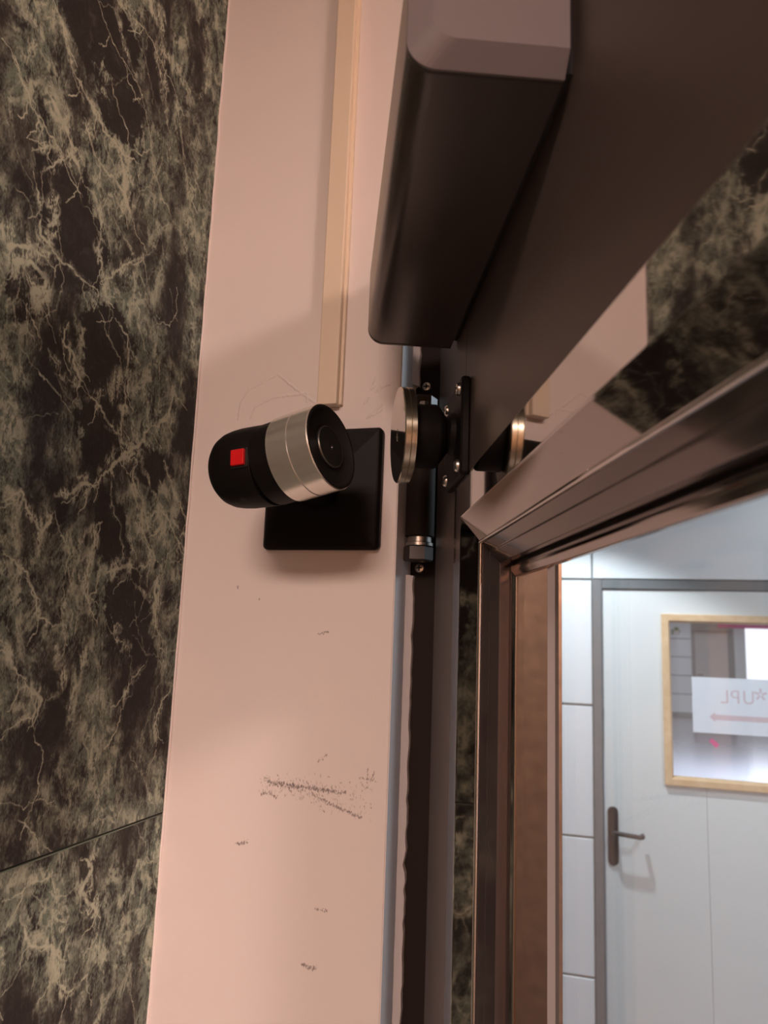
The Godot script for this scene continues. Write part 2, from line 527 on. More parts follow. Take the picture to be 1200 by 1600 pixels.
func screw(parent: Node3D, at: Vector3, basis: Basis, r: float) -> void:
	var dome := [Vector2(r, 0), Vector2(r, r * 0.25), Vector2(r * 0.82, r * 0.52), Vector2(r * 0.5, r * 0.62), Vector2(0.0, r * 0.66)]
	var st := lathe(dome, 20)
	var s := part("screw", st.commit(), M.screw, parent, at, basis)
	var x := begin()
	for q in 2:
		var wv := Vector2(r * 0.55, r * 0.13) if q == 0 else Vector2(r * 0.13, r * 0.55)
		prism(rrect(-wv.x, -wv.y, wv.x, wv.y, 0), r * 0.5, r * 0.70, 0.0, x, Transform3D(Basis(Vector3.RIGHT, -PI / 2), Vector3.ZERO))
	part("cross_slot", x.commit(), M.black, s)

func _ready() -> void:
	# camera
	var cam := Camera3D.new()
	cam.name = "camera"
	add_child(cam)
	cam.position = Vector3(0, EYE, 0)
	cam.basis = Basis(Vector3.UP, deg_to_rad(16.6)) * Basis(Vector3.RIGHT, deg_to_rad(9.6)) * Basis(Vector3.BACK, deg_to_rad(2.1))
	var attr := CameraAttributesPhysical.new()
	attr.frustum_focal_length = 18.0            # on a 24 mm high frame: 67.4 degrees
	attr.frustum_focus_distance = 0.52
	attr.frustum_near = 0.01
	attr.frustum_far = 100.0
	attr.exposure_aperture = 9.0
	cam.attributes = attr
	cam.near = 0.01
	cam.far = 100.0
	cam.fov = rad_to_deg(2.0 * atan(800.0 / 1200.0))
	cam.current = true
	# sky and exposure
	var env := Environment.new()
	env.background_mode = Environment.BG_COLOR
	env.background_color = Color(0.93, 0.95, 1.0)
	env.background_energy_multiplier = 1.6
	env.tonemap_mode = Environment.TONE_MAPPER_LINEAR
	env.tonemap_exposure = 1.0
	env.sdfgi_enabled = true
	env.ssao_enabled = true
	env.ssil_enabled = true
	var we := WorldEnvironment.new()
	we.name = "world_environment"
	we.environment = env
	add_child(we)

	materials()
	var warm := Color(1.0, 0.862, 0.80)
	var cool := Color(0.88, 0.95, 1.0)
	lamp_panel(Vector3(0.0, 2.6, 1.55), 0.60, warm, 5.9, "square warm ceiling panel on the hall side of the half-open door")
	lamp_panel(Vector3(1.75, 2.6, 0.80), 0.45, warm, 7.8, "square warm ceiling panel behind the half-open door's back")
	lamp_panel(Vector3(0.9, 2.6, -1.6), 0.45, cool, 1.7, "square cool ceiling panel in the white corridor")
	lamp_panel(Vector3(3.0, 3.2, -12.0), 1.2, cool, 90.0, "large cool ceiling panel in the long room beyond the corridor")

	setting()
	marble_wall()
	pier_and_frame()
	corridor()
	long_room()
	big_door()
	closer()
	magnet()
	armature()
	trunking()

func materials() -> void:
	M.white_metal = mat(Color(0.9, 0.9, 0.9), 0.4)
	M.wall = mat(WALL, 0.55)
	M.plain = mat(lin(0.75, 0.74, 0.72), 0.7)
	M.plaster = plaster_material()
	M.marble = mat(Color.WHITE, 0.5)
	M.marble.metallic_specular = 0.22
	M.marble.albedo_texture = marble_texture()
	M.dark_joint = mat(Color(0.10, 0.09, 0.08), 0.8)
	M.brown = mat(lin(0.078, 0.059, 0.052), 0.42)
	M.brown.metallic_specular = 0.5
	M.frame_brown = mat(lin(0.022, 0.016, 0.0135), 0.6)
	M.frame_brown.metallic_specular = 0.2
	M.steel = mat(lin(0.62, 0.60, 0.59), 0.035, 1.0)
	M.bronze_steel = mat(lin(0.36, 0.335, 0.32), 0.04, 1.0)
	M.dark_steel = mat(lin(0.125, 0.104, 0.104), 0.09, 0.7)
	M.grey_seal = mat(lin(0.20, 0.185, 0.185), 0.5)
	M.bead_steel = mat(lin(0.38, 0.355, 0.345), 0.10, 1.0)
	M.silver = mat(lin(0.82, 0.80, 0.74), 0.27, 0.84)
	M.nickel = mat(lin(0.66, 0.62, 0.50), 0.24, 1.0)
	M.mirror_face = mat(lin(0.58, 0.54, 0.50), 0.06, 1.0)
	M.screw = mat(lin(0.66, 0.64, 0.60), 0.3, 1.0)
	M.black = mat(lin(0.012, 0.011, 0.011), 0.5)
	M.black_plastic = mat(lin(0.008, 0.007, 0.007), 0.5)
	M.black_plastic.metallic_specular = 0.27
	M.pole = mat(lin(0.045, 0.045, 0.046), 0.3, 0.6)
	M.red = mat(lin(0.75, 0.012, 0.016), 0.35)
	M.red.emission_enabled = false
	M.gasket = mat(lin(0.006, 0.006, 0.006), 0.7)
	M.closer = mat(lin(0.078, 0.064, 0.058), 0.26)
	M.cap = mat(lin(0.22, 0.19, 0.20), 0.42)
	M.trunk = mat(lin(0.80, 0.685, 0.54), 0.4)
	M.tile = mat(lin(0.80, 0.82, 0.83), 0.3)
	M.joint = mat(lin(0.30, 0.33, 0.32), 0.7)
	M.grey_frame = mat(lin(0.145, 0.16, 0.165), 0.5)
	M.white_door = mat(lin(0.74, 0.75, 0.73), 0.45)
	M.beech = mat(Color.WHITE, 0.4)
	M.beech.albedo_texture = wood_texture(lin(0.66, 0.42, 0.22), lin(0.80, 0.56, 0.34), 3)
	M.beech.uv1_triplanar = true
	M.beech.uv1_scale = Vector3(3, 3, 3)
	M.pane = mat(Color(1, 1, 1, 0.03), 0.0)
	M.pane.metallic_specular = 0.35
	M.pane.transparency = BaseMaterial3D.TRANSPARENCY_ALPHA
	M.paper = mat(lin(0.84, 0.88, 0.94), 0.7)
	M.paper.backlight_enabled = true
	M.paper.backlight = Color(0.5, 0.5, 0.5)
	M.print = mat(lin(0.65, 0.10, 0.13), 0.7)
	M.print_through = mat(lin(0.66, 0.50, 0.54), 0.7)
	M.floor = mat(lin(0.075, 0.058, 0.055), 0.35)
	M.grey_floor = mat(lin(0.30, 0.29, 0.33), 0.18)
	M.handle = mat(lin(0.03, 0.023, 0.022), 0.4)
	M.pink = mat(lin(0.72, 0.03, 0.25), 0.5)
	M.leaf = mat(lin(0.10, 0.30, 0.06), 0.5)

func slab(called: String, label: String, category: String, lo: Vector3, hi: Vector3, m: Material) -> MeshInstance3D:
	var o := part(numbered(called), box(lo, hi).commit(), m, self)
	o.set_meta("label", label)
	o.set_meta("category", category)
	o.set_meta("kind", "structure")
	return o

func setting() -> void:
	slab("floor", "dark brown floor of the hall below the half-open door", "floor", Vector3(-0.5, -0.1, -0.64), Vector3(2.35, 0, 2.55), M.floor)
	slab("ceiling", "plain ceiling over the hall", "ceiling", Vector3(-0.5, 2.6, -0.566), Vector3(2.35, 2.7, 2.55), M.plain)
	# right wall of the hall with a window
	var wr := thing("wall_right", "plain right wall of the hall with a window opening", "wall", Vector3.ZERO, Basis.IDENTITY, "", "structure")
	part("wall_surface", box(Vector3(2.2, 0, -0.566), Vector3(2.35, 0.9, 2.55)).commit(), M.plain, wr)
	part("wall_surface", box(Vector3(2.2, 2.2, -0.566), Vector3(2.35, 2.6, 2.55)).commit(), M.plain, wr)
	part("wall_surface", box(Vector3(2.2, 0.9, -0.566), Vector3(2.35, 2.2, 1.0)).commit(), M.plain, wr)
	part("wall_surface", box(Vector3(2.2, 0.9, 1.6), Vector3(2.35, 2.2, 2.55)).commit(), M.plain, wr)
	var wn := thing("window_1", "daylit window in the hall's right wall", "window", Vector3(2.27, 0, 0), Basis(Vector3.UP, -PI / 2), "", "structure")
	for k in 4: part("window_frame", mitred(Rect2(1.0, 0.9, 0.6, 1.3), [Vector2(0, -0.03), Vector2(0, 0.03), Vector2(0.05, 0.03), Vector2(0.05, -0.03), Vector2(0, -0.03)], k).commit(), M.white_metal, wn)
	part("window_pane", box(Vector3(1.04, 0.94, -0.003), Vector3(1.56, 2.16, 0.003)).commit(), M.pane, wn)
	var tones := []
	for k in 3:
		var m := mat(Color.WHITE, 0.4)
		m.albedo_texture = wood_texture(lin(0.16, 0.095, 0.060) * [0.7, 1.0, 1.9][k], lin(0.30, 0.19, 0.12) * [0.7, 1.0, 1.9][k], 40 + k)
		m.uv1_triplanar = true
		m.uv1_scale = Vector3(2, 2, 2)
		tones.append(m)
	var z := -0.56
	var q := 0
	while z < 0.96:
		part("plank", box(Vector3(2.18, 0, z + 0.002), Vector3(2.2, 2.598, minf(z + 0.168, 0.99)), 0.003).commit(), tones[[0, 2, 0, 1, 0, 0, 1, 2, 0][q % 9]], wr)
		z += 0.17
		q += 1
	# back wall: boards of brown wood
	var wb := thing("wall_back", "brown wooden boards on the hall's back wall", "wall", Vector3.ZERO, Basis.IDENTITY, "", "structure")
	part("wall_surface", box(Vector3(-0.5, 0, 2.42), Vector3(2.2, 2.6, 2.55)).commit(), M.dark_joint, wb)
	for k in 15:
		var x := -0.5 + 0.18 * k
		part("plank", box(Vector3(x + 0.002, 0, 2.40), Vector3(minf(x + 0.178, 2.198), 2.598, 2.42), 0.003).commit(), tones[(k * 7) % 3], wb)

func marble_wall() -> void:
	var w := thing("wall_left", "dark green marble slabs with pale veins left of the plastered pier", "wall", Vector3.ZERO, Basis.IDENTITY, "", "structure")
	part("wall_surface", box(Vector3(-0.5, 0, -0.70), Vector3(PIER_LEFT - 0.004, 2.6, 2.55)).commit(), M.dark_joint, w)
	var rows := [[1.6307, 2.598], [0.43, 1.6307], [0.0, 0.43]]
	for r in 3:
		for c in 5:
			var z0 := PIER_Z + 0.6 * c + 0.0004
			var z1 := minf(PIER_Z + 0.6 * (c + 1) - 0.0004, 2.40)
			var y0: float = rows[r][0] + 0.0005
			var y1: float = rows[r][1] - 0.0005
			var f := PIER_LEFT
			var b := 0.0006
			var st := begin()
			var ua := (z0 - PIER_Z) / 0.6 + 0.45 * r + 0.37 * c
			var ub := ua + (z1 - z0) / 0.6
			var va := ((2.83 - y1) / 1.2 if r == 0 else (1.6307 - y1) / 1.2 + 0.12 + 0.3 * (r - 1)) + 0.21 * c
			var vb := va + (y1 - y0) / 1.2
			var u0 := Vector2(ua, va)
			var u1 := Vector2(ub, vb)
			quad(st, Vector3(f, y1 - b, z0 + b), Vector3(f, y1 - b, z1 - b), Vector3(f, y0 + b, z1 - b), Vector3(f, y0 + b, z0 + b), Vector3.RIGHT, Vector3.ZERO, Vector3.ZERO, Vector3.ZERO, u0, u1)
			var e := f - b
			var k := f - 0.0038
			var rim := [Vector3(0, y1, z0), Vector3(0, y1, z1), Vector3(0, y0, z1), Vector3(0, y0, z0)]
			var ins := [Vector3(0, -b, b), Vector3(0, -b, -b), Vector3(0, b, -b), Vector3(0, b, b)]
			for q in 4:
				var s := (q + 1) % 4
				var out: Vector3 = ((rim[q] + rim[s]) / 2 - Vector3(0, (y0 + y1) / 2, (z0 + z1) / 2)).normalized()
				quad(st, rim[q] + Vector3(e, 0, 0), rim[s] + Vector3(e, 0, 0), rim[s] + ins[s] + Vector3(f, 0, 0), rim[q] + ins[q] + Vector3(f, 0, 0), (out + Vector3.RIGHT).normalized(), Vector3.ZERO, Vector3.ZERO, Vector3.ZERO, u0, u0 + Vector2(0.01, 0.001))
				quad(st, rim[q] + Vector3(k, 0, 0), rim[s] + Vector3(k, 0, 0), rim[s] + Vector3(e, 0, 0), rim[q] + Vector3(e, 0, 0), out, Vector3.ZERO, Vector3.ZERO, Vector3.ZERO, u0, u0 + Vector2(0.01, 0.001))
			part("marble_slab", st.commit(), M.marble, w)

func pier_and_frame() -> void:
	var w := thing("wall_front", "pinkish plastered pier between marble wall and brown door frame, scuffed and flaked", "wall", Vector3.ZERO, Basis.IDENTITY, "", "structure")
	part("pier", box(Vector3(PIER_LEFT - 0.05, 0, -0.706), Vector3(PIER_RIGHT, 2.6, PIER_Z - 0.0005)).commit(), M.wall, w)
	for y in [[0.0, 1.3], [2.5, 2.6]]:
		part("plaster_face", box(Vector3(PIER_LEFT, y[0], PIER_Z - 0.0005), Vector3(PIER_RIGHT, y[1], PIER_Z)).commit(), M.wall, w)
	var st := begin()
	quad(st, Vector3(PIER_LEFT, 2.5, PIER_Z), Vector3(PIER_RIGHT - 0.001, 2.5, PIER_Z), Vector3(PIER_RIGHT - 0.001, 1.3, PIER_Z), Vector3(PIER_LEFT, 1.3, PIER_Z), Vector3.BACK, Vector3.ZERO, Vector3.ZERO, Vector3.ZERO, Vector2(0, 0), Vector2((PIER_RIGHT - PIER_LEFT) / 0.186, 1))
	quad(st, Vector3(PIER_RIGHT - 0.001, 2.5, PIER_Z), Vector3(PIER_RIGHT, 2.5, PIER_Z - 0.0008), Vector3(PIER_RIGHT, 1.3, PIER_Z - 0.0008), Vector3(PIER_RIGHT - 0.001, 1.3, PIER_Z), Vector3(1, 0, 1).normalized(), Vector3.ZERO, Vector3.ZERO, Vector3.ZERO, Vector2(0.95, 0), Vector2(0.96, 1))
	part("plaster_face", st.commit(), M.plaster, w)
	# a rough bead of filler where marble and plaster meet, and another along the frame
	var rng := RandomNumberGenerator.new()
	rng.seed = 4
	var path := []
	for k in 131: path.append(Vector3(PIER_LEFT + 0.0002 + rng.randf_range(-0.0004, 0.0004), 0.02 * k, PIER_Z + 0.0003 + rng.randf_range(-0.0003, 0.0005)))
	part("filler_bead", tube(path, 0.0012, 8).commit(), M.wall, w)
	for span in [[0.0, 1.829], [1.985, 2.6]]:
		var b := begin()
		var rows := []
		var y: float = span[0]
		while y < span[1] + 0.0001:
			var j := rng.randf_range(-0.0006, 0.0006)
			if rng.randf() < 0.06: j -= 0.0015
			rows.append([y, 0.0040 + j, -0.5985 + rng.randf_range(-0.0004, 0.0004)])
			y += 0.006
		for i in rows.size() - 1:
			var a: Array = rows[i]
			var c: Array = rows[i + 1]
			var f := PIER_RIGHT
			quad(b, Vector3(f, a[0], a[2]), Vector3(f + a[1], a[0], a[2] - 0.008), Vector3(f + c[1], c[0], c[2] - 0.008), Vector3(f, c[0], c[2]), Vector3(0.8, 0, 0.6))
			quad(b, Vector3(f + a[1], a[0], a[2] - 0.008), Vector3(f + a[1], a[0], JAMB_Z), Vector3(f + c[1], c[0], JAMB_Z), Vector3(f + c[1], c[0], c[2] - 0.008), Vector3(1, 0, 0))
		for i in [0, rows.size() - 1]:
			var a: Array = rows[i]
			tri(b, [Vector3(PIER_RIGHT, a[0], a[2]), Vector3(PIER_RIGHT + a[1], a[0], a[2] - 0.008), Vector3(PIER_RIGHT, a[0], JAMB_Z)], [Vector3(0, 1, 0), Vector3(0, 1, 0), Vector3(0, 1, 0)], [Vector2.ZERO, Vector2.ZERO, Vector2.ZERO])
		part("filler_bead", b.commit(), M.wall, w)
	part("wall_surface", box(Vector3(PIER_RIGHT, 2.14, -0.706), Vector3(0.83, 2.6, PIER_Z)).commit(), M.wall, w)
	part("wall_surface", box(Vector3(0.83, 0, -0.706), Vector3(2.35, 2.6, PIER_Z)).commit(), M.wall, w)
	# the frame in the opening
	var t := thing("trim_1", "narrow dark brown metal door frame beside the plastered pier", "door frame", Vector3.ZERO, Basis.IDENTITY, "", "structure")
	part("jamb", box(Vector3(PIER_RIGHT, 0, -0.706), Vector3(-0.120, 2.10, JAMB_Z), 0.001).commit(), M.frame_brown, t)
	part("jamb", box(Vector3(0.795, 0, -0.706), Vector3(0.83, 2.10, JAMB_Z), 0.001).commit(), M.frame_brown, t)
	part("frame_head", box(Vector3(PIER_RIGHT, 2.10, -0.706), Vector3(0.83, 2.14, JAMB_Z), 0.001).commit(), M.frame_brown, t)
	var out := Basis(Vector3.RIGHT, PI / 2)
	screw(t, Vector3(-0.1483, 1.9858, JAMB_Z), out, 0.0042)
	screw(t, Vector3(-0.1500, 1.8307, JAMB_Z), out, 0.0042)
	# pivot hinge
	var h := thing("pivot_hinge", "dark barrel hinge with hexagonal nuts between frame and open door", "hinge", Vector3(-0.1455, 1.905, -0.590))
	part("barrel", lathe([Vector2(0, -0.052), Vector2(0.0105, -0.052), Vector2(0.0115, -0.051), Vector2(0.0115, 0.049), Vector2(0.0105, 0.050), Vector2(0, 0.050)], 32).commit(), M.frame_brown, h)
	part("nut", prism(ngon(0.0115, 6, 0.3), 0.0, 0.012, 0.001, null, Transform3D(Basis(Vector3.RIGHT, -PI / 2), Vector3(0, 0.052, 0))).commit(), M.handle, h)
	part("nut", prism(ngon(0.0118, 6, 0.15), 0.0, 0.012, 0.001, null, Transform3D(Basis(Vector3.RIGHT, -PI / 2), Vector3(-0.0008, -0.071, 0))).commit(), M.handle, h)
	part("washer", lathe([Vector2(0, -0.056), Vector2(0.0095, -0.056), Vector2(0.0095, -0.052), Vector2(0, -0.052)], 32).commit(), M.screw, h, Vector3.ZERO, Basis.IDENTITY, "bright steel washer under the barrel")
	part("washer", lathe([Vector2(0, -0.059), Vector2(0.0108, -0.059), Vector2(0.0108, -0.0566), Vector2(0, -0.0566)], 32).commit(), M.screw, h)
	part("washer", lathe([Vector2(0, 0.050), Vector2(0.0108, 0.050), Vector2(0.0108, 0.0522), Vector2(0, 0.0522)], 32).commit(), M.screw, h)
	part("hinge_arm", box(Vector3(-0.004, -0.045, -0.022), Vector3(0.004, 0.043, -0.008), 0.0005).commit(), M.frame_brown, h)

func corridor() -> void:
	slab("floor", "grey floor of the white corridor beyond the doorway", "floor", Vector3(-1.75, -0.1, -3.12), Vector3(2.55, 0, -0.64), M.grey_floor)
	slab("ceiling", "plain ceiling over the white corridor", "ceiling", Vector3(-1.75, 2.6, -3.12), Vector3(2.55, 2.7, -0.566), M.plain)
	slab("wall_corridor_left", "white end wall of the corridor behind the pier", "wall", Vector3(-1.75, 0, -3.12), Vector3(-1.6, 2.6, -0.566), M.plain)
	slab("wall_corridor_right", "white end wall of the corridor away from the pier", "wall", Vector3(2.4, 0, -3.12), Vector3(2.55, 2.6, -0.706), M.plain)
	slab("wall_corridor_near", "white wall of the corridor that backs onto the marble hall", "wall", Vector3(-1.6, 0, -0.706), Vector3(-0.5, 2.6, -0.566), M.plain)
	var w := thing("wall_corridor", "white panelled corridor wall seen through the door's glass", "wall", Vector3.ZERO, Basis.IDENTITY, "", "structure")
	part("wall_surface", box(Vector3(-1.6, 0, -3.12), Vector3(-0.066, 2.6, -3.012)).commit(), M.joint, w)
	part("wall_surface", box(Vector3(0.90, 0, -3.12), Vector3(2.4, 2.6, -3.012)).commit(), M.joint, w)
	part("wall_surface", box(Vector3(-0.066, 2.03, -3.12), Vector3(0.90, 2.6, -3.012)).commit(), M.joint, w)
	var ys := [0.0, 0.183, 0.645, 1.1065, 1.568, 2.031, 2.598]
	for x in [[-1.6, -0.80], [-0.80, -0.066], [-0.066, 0.90], [0.90, 1.65], [1.65, 2.4]]:
		for r in 6:
			if x[0] == -0.066 and r < 5: continue
			part("wall_panel", box(Vector3(x[0] + 0.0035, ys[r] + 0.0045, -3.012), Vector3(x[1] - 0.0035, ys[r + 1] - 0.0045, -3.0), 0.0015).commit(), M.tile, w)
	# the white door
	var d := thing("door_2", "white door in a grey frame with a beech framed vision panel, beyond the glass", "door", Vector3(0, 0, -3.0), Basis.IDENTITY, "", "structure")
	part("jamb", box(Vector3(-0.066, 0, -0.12), Vector3(-0.031, 2.031, 0.004), 0.002).commit(), M.grey_frame, d)
	part("jamb", box(Vector3(0.865, 0, -0.12), Vector3(0.90, 2.031, 0.004), 0.002).commit(), M.grey_frame, d)
	part("frame_head", box(Vector3(-0.031, 1.997, -0.12), Vector3(0.865, 2.031, 0.004), 0.002).commit(), M.grey_frame, d)
	var leaf := begin()
	var gx := 0.312
	box(Vector3(-0.028, 0.01, -0.05), Vector3(0.195, 1.993, -0.006), 0.0, leaf)
	box(Vector3(0.195, 0.01, -0.05), Vector3(gx - 0.0006, 1.325, -0.006), 0.0, leaf)
	box(Vector3(gx + 0.0006, 0.01, -0.05), Vector3(0.665, 1.325, -0.006), 0.0, leaf)
	box(Vector3(0.195, 1.893, -0.05), Vector3(0.665, 1.993, -0.006), 0.0, leaf)
	box(Vector3(0.665, 0.01, -0.05), Vector3(0.862, 1.993, -0.006), 0.0, leaf)
	part("door_leaf", leaf.commit(), M.white_door, d)
	var pr := soft([Vector3(0, -0.006, 0), Vector3(0, 0.010, 0.003), Vector3(0.024, 0.010, 0.003), Vector3(0.030, -0.004, 0), Vector3(0.030, -0.03, 0)])
	var vf := part("vision_frame", mitred(Rect2(0.176, 1.310, 0.508, 0.598), pr, 0).commit(), M.beech, d, Vector3.ZERO, Basis.IDENTITY, "beech wood frame")
	for k in [1, 2, 3]: part("frame_rail", mitred(Rect2(0.176, 1.310, 0.508, 0.598), pr, k).commit(), M.beech, vf)
	part("vision_pane", box(Vector3(0.19, 1.322, -0.031), Vector3(0.67, 1.896, -0.027)).commit(), M.pane, d)
	var hp := part("handle_plate", prism(rrect(-0.020, 1.022, 0.016, 1.220, 0.0178, 10), -0.006, 0.003, 0.002).commit(), M.handle, d, Vector3.ZERO, Basis.IDENTITY, "dark lever handle plate with rounded ends")
	var lv := [Vector3(0.0, 1.142, 0.0), Vector3(0.0, 1.142, 0.045)]
	for k in 7:
		var a := PI / 2 * k / 6.0
		lv.append(Vector3(0.010 - 0.010 * cos(a), 1.142, 0.045 + 0.010 * sin(a)))
	lv += [Vector3(0.085, 1.136, 0.055)]
	for k in 6:
		var a := PI / 2 * (k + 1) / 6.0
		lv.append(Vector3(0.085 + 0.012 * sin(a), 1.136, 0.043 + 0.012 * cos(a)))
	lv.append(Vector3(0.097, 1.136, 0.022))
	part("lever", tube(lv, 0.0078, 14).commit(), M.handle, hp)
	part("lever_collar", lathe([Vector2(0.011, 0.003), Vector2(0.011, 0.010), Vector2(0, 0.010)], 24).commit(), M.handle, hp, Vector3(0, 1.142, 0), Basis(Vector3.RIGHT, PI / 2))
	# paper notice on the far side of the vision pane, its print showing through mirrored
	var pp := thing("paper_notice", "white paper notice on the vision pane, its red lettering and arrow showing through reversed", "notice", Vector3(0.45, 1.590, -3.034))
	part("sheet", box(Vector3(-0.173, -0.097, -0.0006), Vector3(0.173, 0.097, 0.0)).commit(), M.paper, pp)
	var font := SystemFont.new()
	font.font_names = PackedStringArray(["Droid Sans"])
	font.font_italic = true
	var tm := TextMesh.new()
	tm.text = "UPL"
	tm.font = font
	tm.font_size = 48
	tm.pixel_size = 0.00135
	tm.depth = 0.0003
	var flip := Basis(Vector3.UP, PI)
	part("lettering", tm, M.print_through, pp, Vector3(-0.022, 0.032, 0.0001), flip)
	part("lettering", tm, M.print, pp, Vector3(-0.022, 0.032, -0.0007), flip)
	var star := begin()
	for k in 5:
		var a := TAU * k / 5.0 + 0.3
		prism(rrect(0.004, -0.0035, 0.022, 0.0035, 0.0034, 4), 0.0, 0.0003, 0.0, star, Transform3D(Basis(Vector3.BACK, a), Vector3.ZERO))
	part("emblem", star.commit(), M.print_through, pp, Vector3(0.052, 0.045, 0.0))
	part("emblem", star.commit(), M.print, pp, Vector3(0.052, 0.045, -0.0009))
	var arrow := PackedVector2Array([Vector2(-0.118, -0.040), Vector2(-0.098, -0.024), Vector2(-0.098, -0.032), Vector2(0.085, -0.032), Vector2(0.085, -0.050), Vector2(-0.098, -0.050), Vector2(-0.098, -0.058)])
	part("arrow", prism(arrow, 0.0, 0.0003).commit(), M.print_through, pp)
	part("arrow", prism(arrow, -0.0009, -0.0006).commit(), M.print, pp)
	var sk := thing("sticker", "small pink oblong sticker on the vision pane below the paper notice", "sticker", Vector3(0.345, 1.460, -3.0308), Basis(Vector3.BACK, deg_to_rad(-42)))
	part("sticker_film", prism(rrect(-0.016, -0.008, 0.016, 0.008, 0.003), -0.0008, -0.0003).commit(), M.pink, sk)
	# downlight that washes the wall
	var dl := thing("downlight", "round recessed downlight in the corridor ceiling above the white door", "downlight", Vector3(-0.22, 2.6, -2.42))
	part("lamp_ring", lathe([Vector2(0.075, 0), Vector2(0.073, -0.008), Vector2(0.058, -0.008), Vector2(0.055, 0.0)], 40).commit(), M.white_metal, dl)
	part("diffuser", lathe([Vector2(0, -0.004), Vector2(0.056, -0.004), Vector2(0.056, 0.0)], 40).commit(), glow(Color(0.95, 0.98, 1.0), 3.0), dl)
	var s := SpotLight3D.new()
	s.name = "lamp_light"
	s.position = Vector3(0, -0.02, 0)
	s.basis = Basis(Vector3.RIGHT, -PI / 2)
	s.spot_angle = 56.0
	s.spot_angle_attenuation = 0.25
	s.spot_range = 8.0
	s.spot_attenuation = 2.0
	s.light_size = 0.03
	s.light_color = Color(0.90, 0.96, 1.0)
	s.light_energy = 1.7
	s.shadow_enabled = true
	dl.add_child(s)

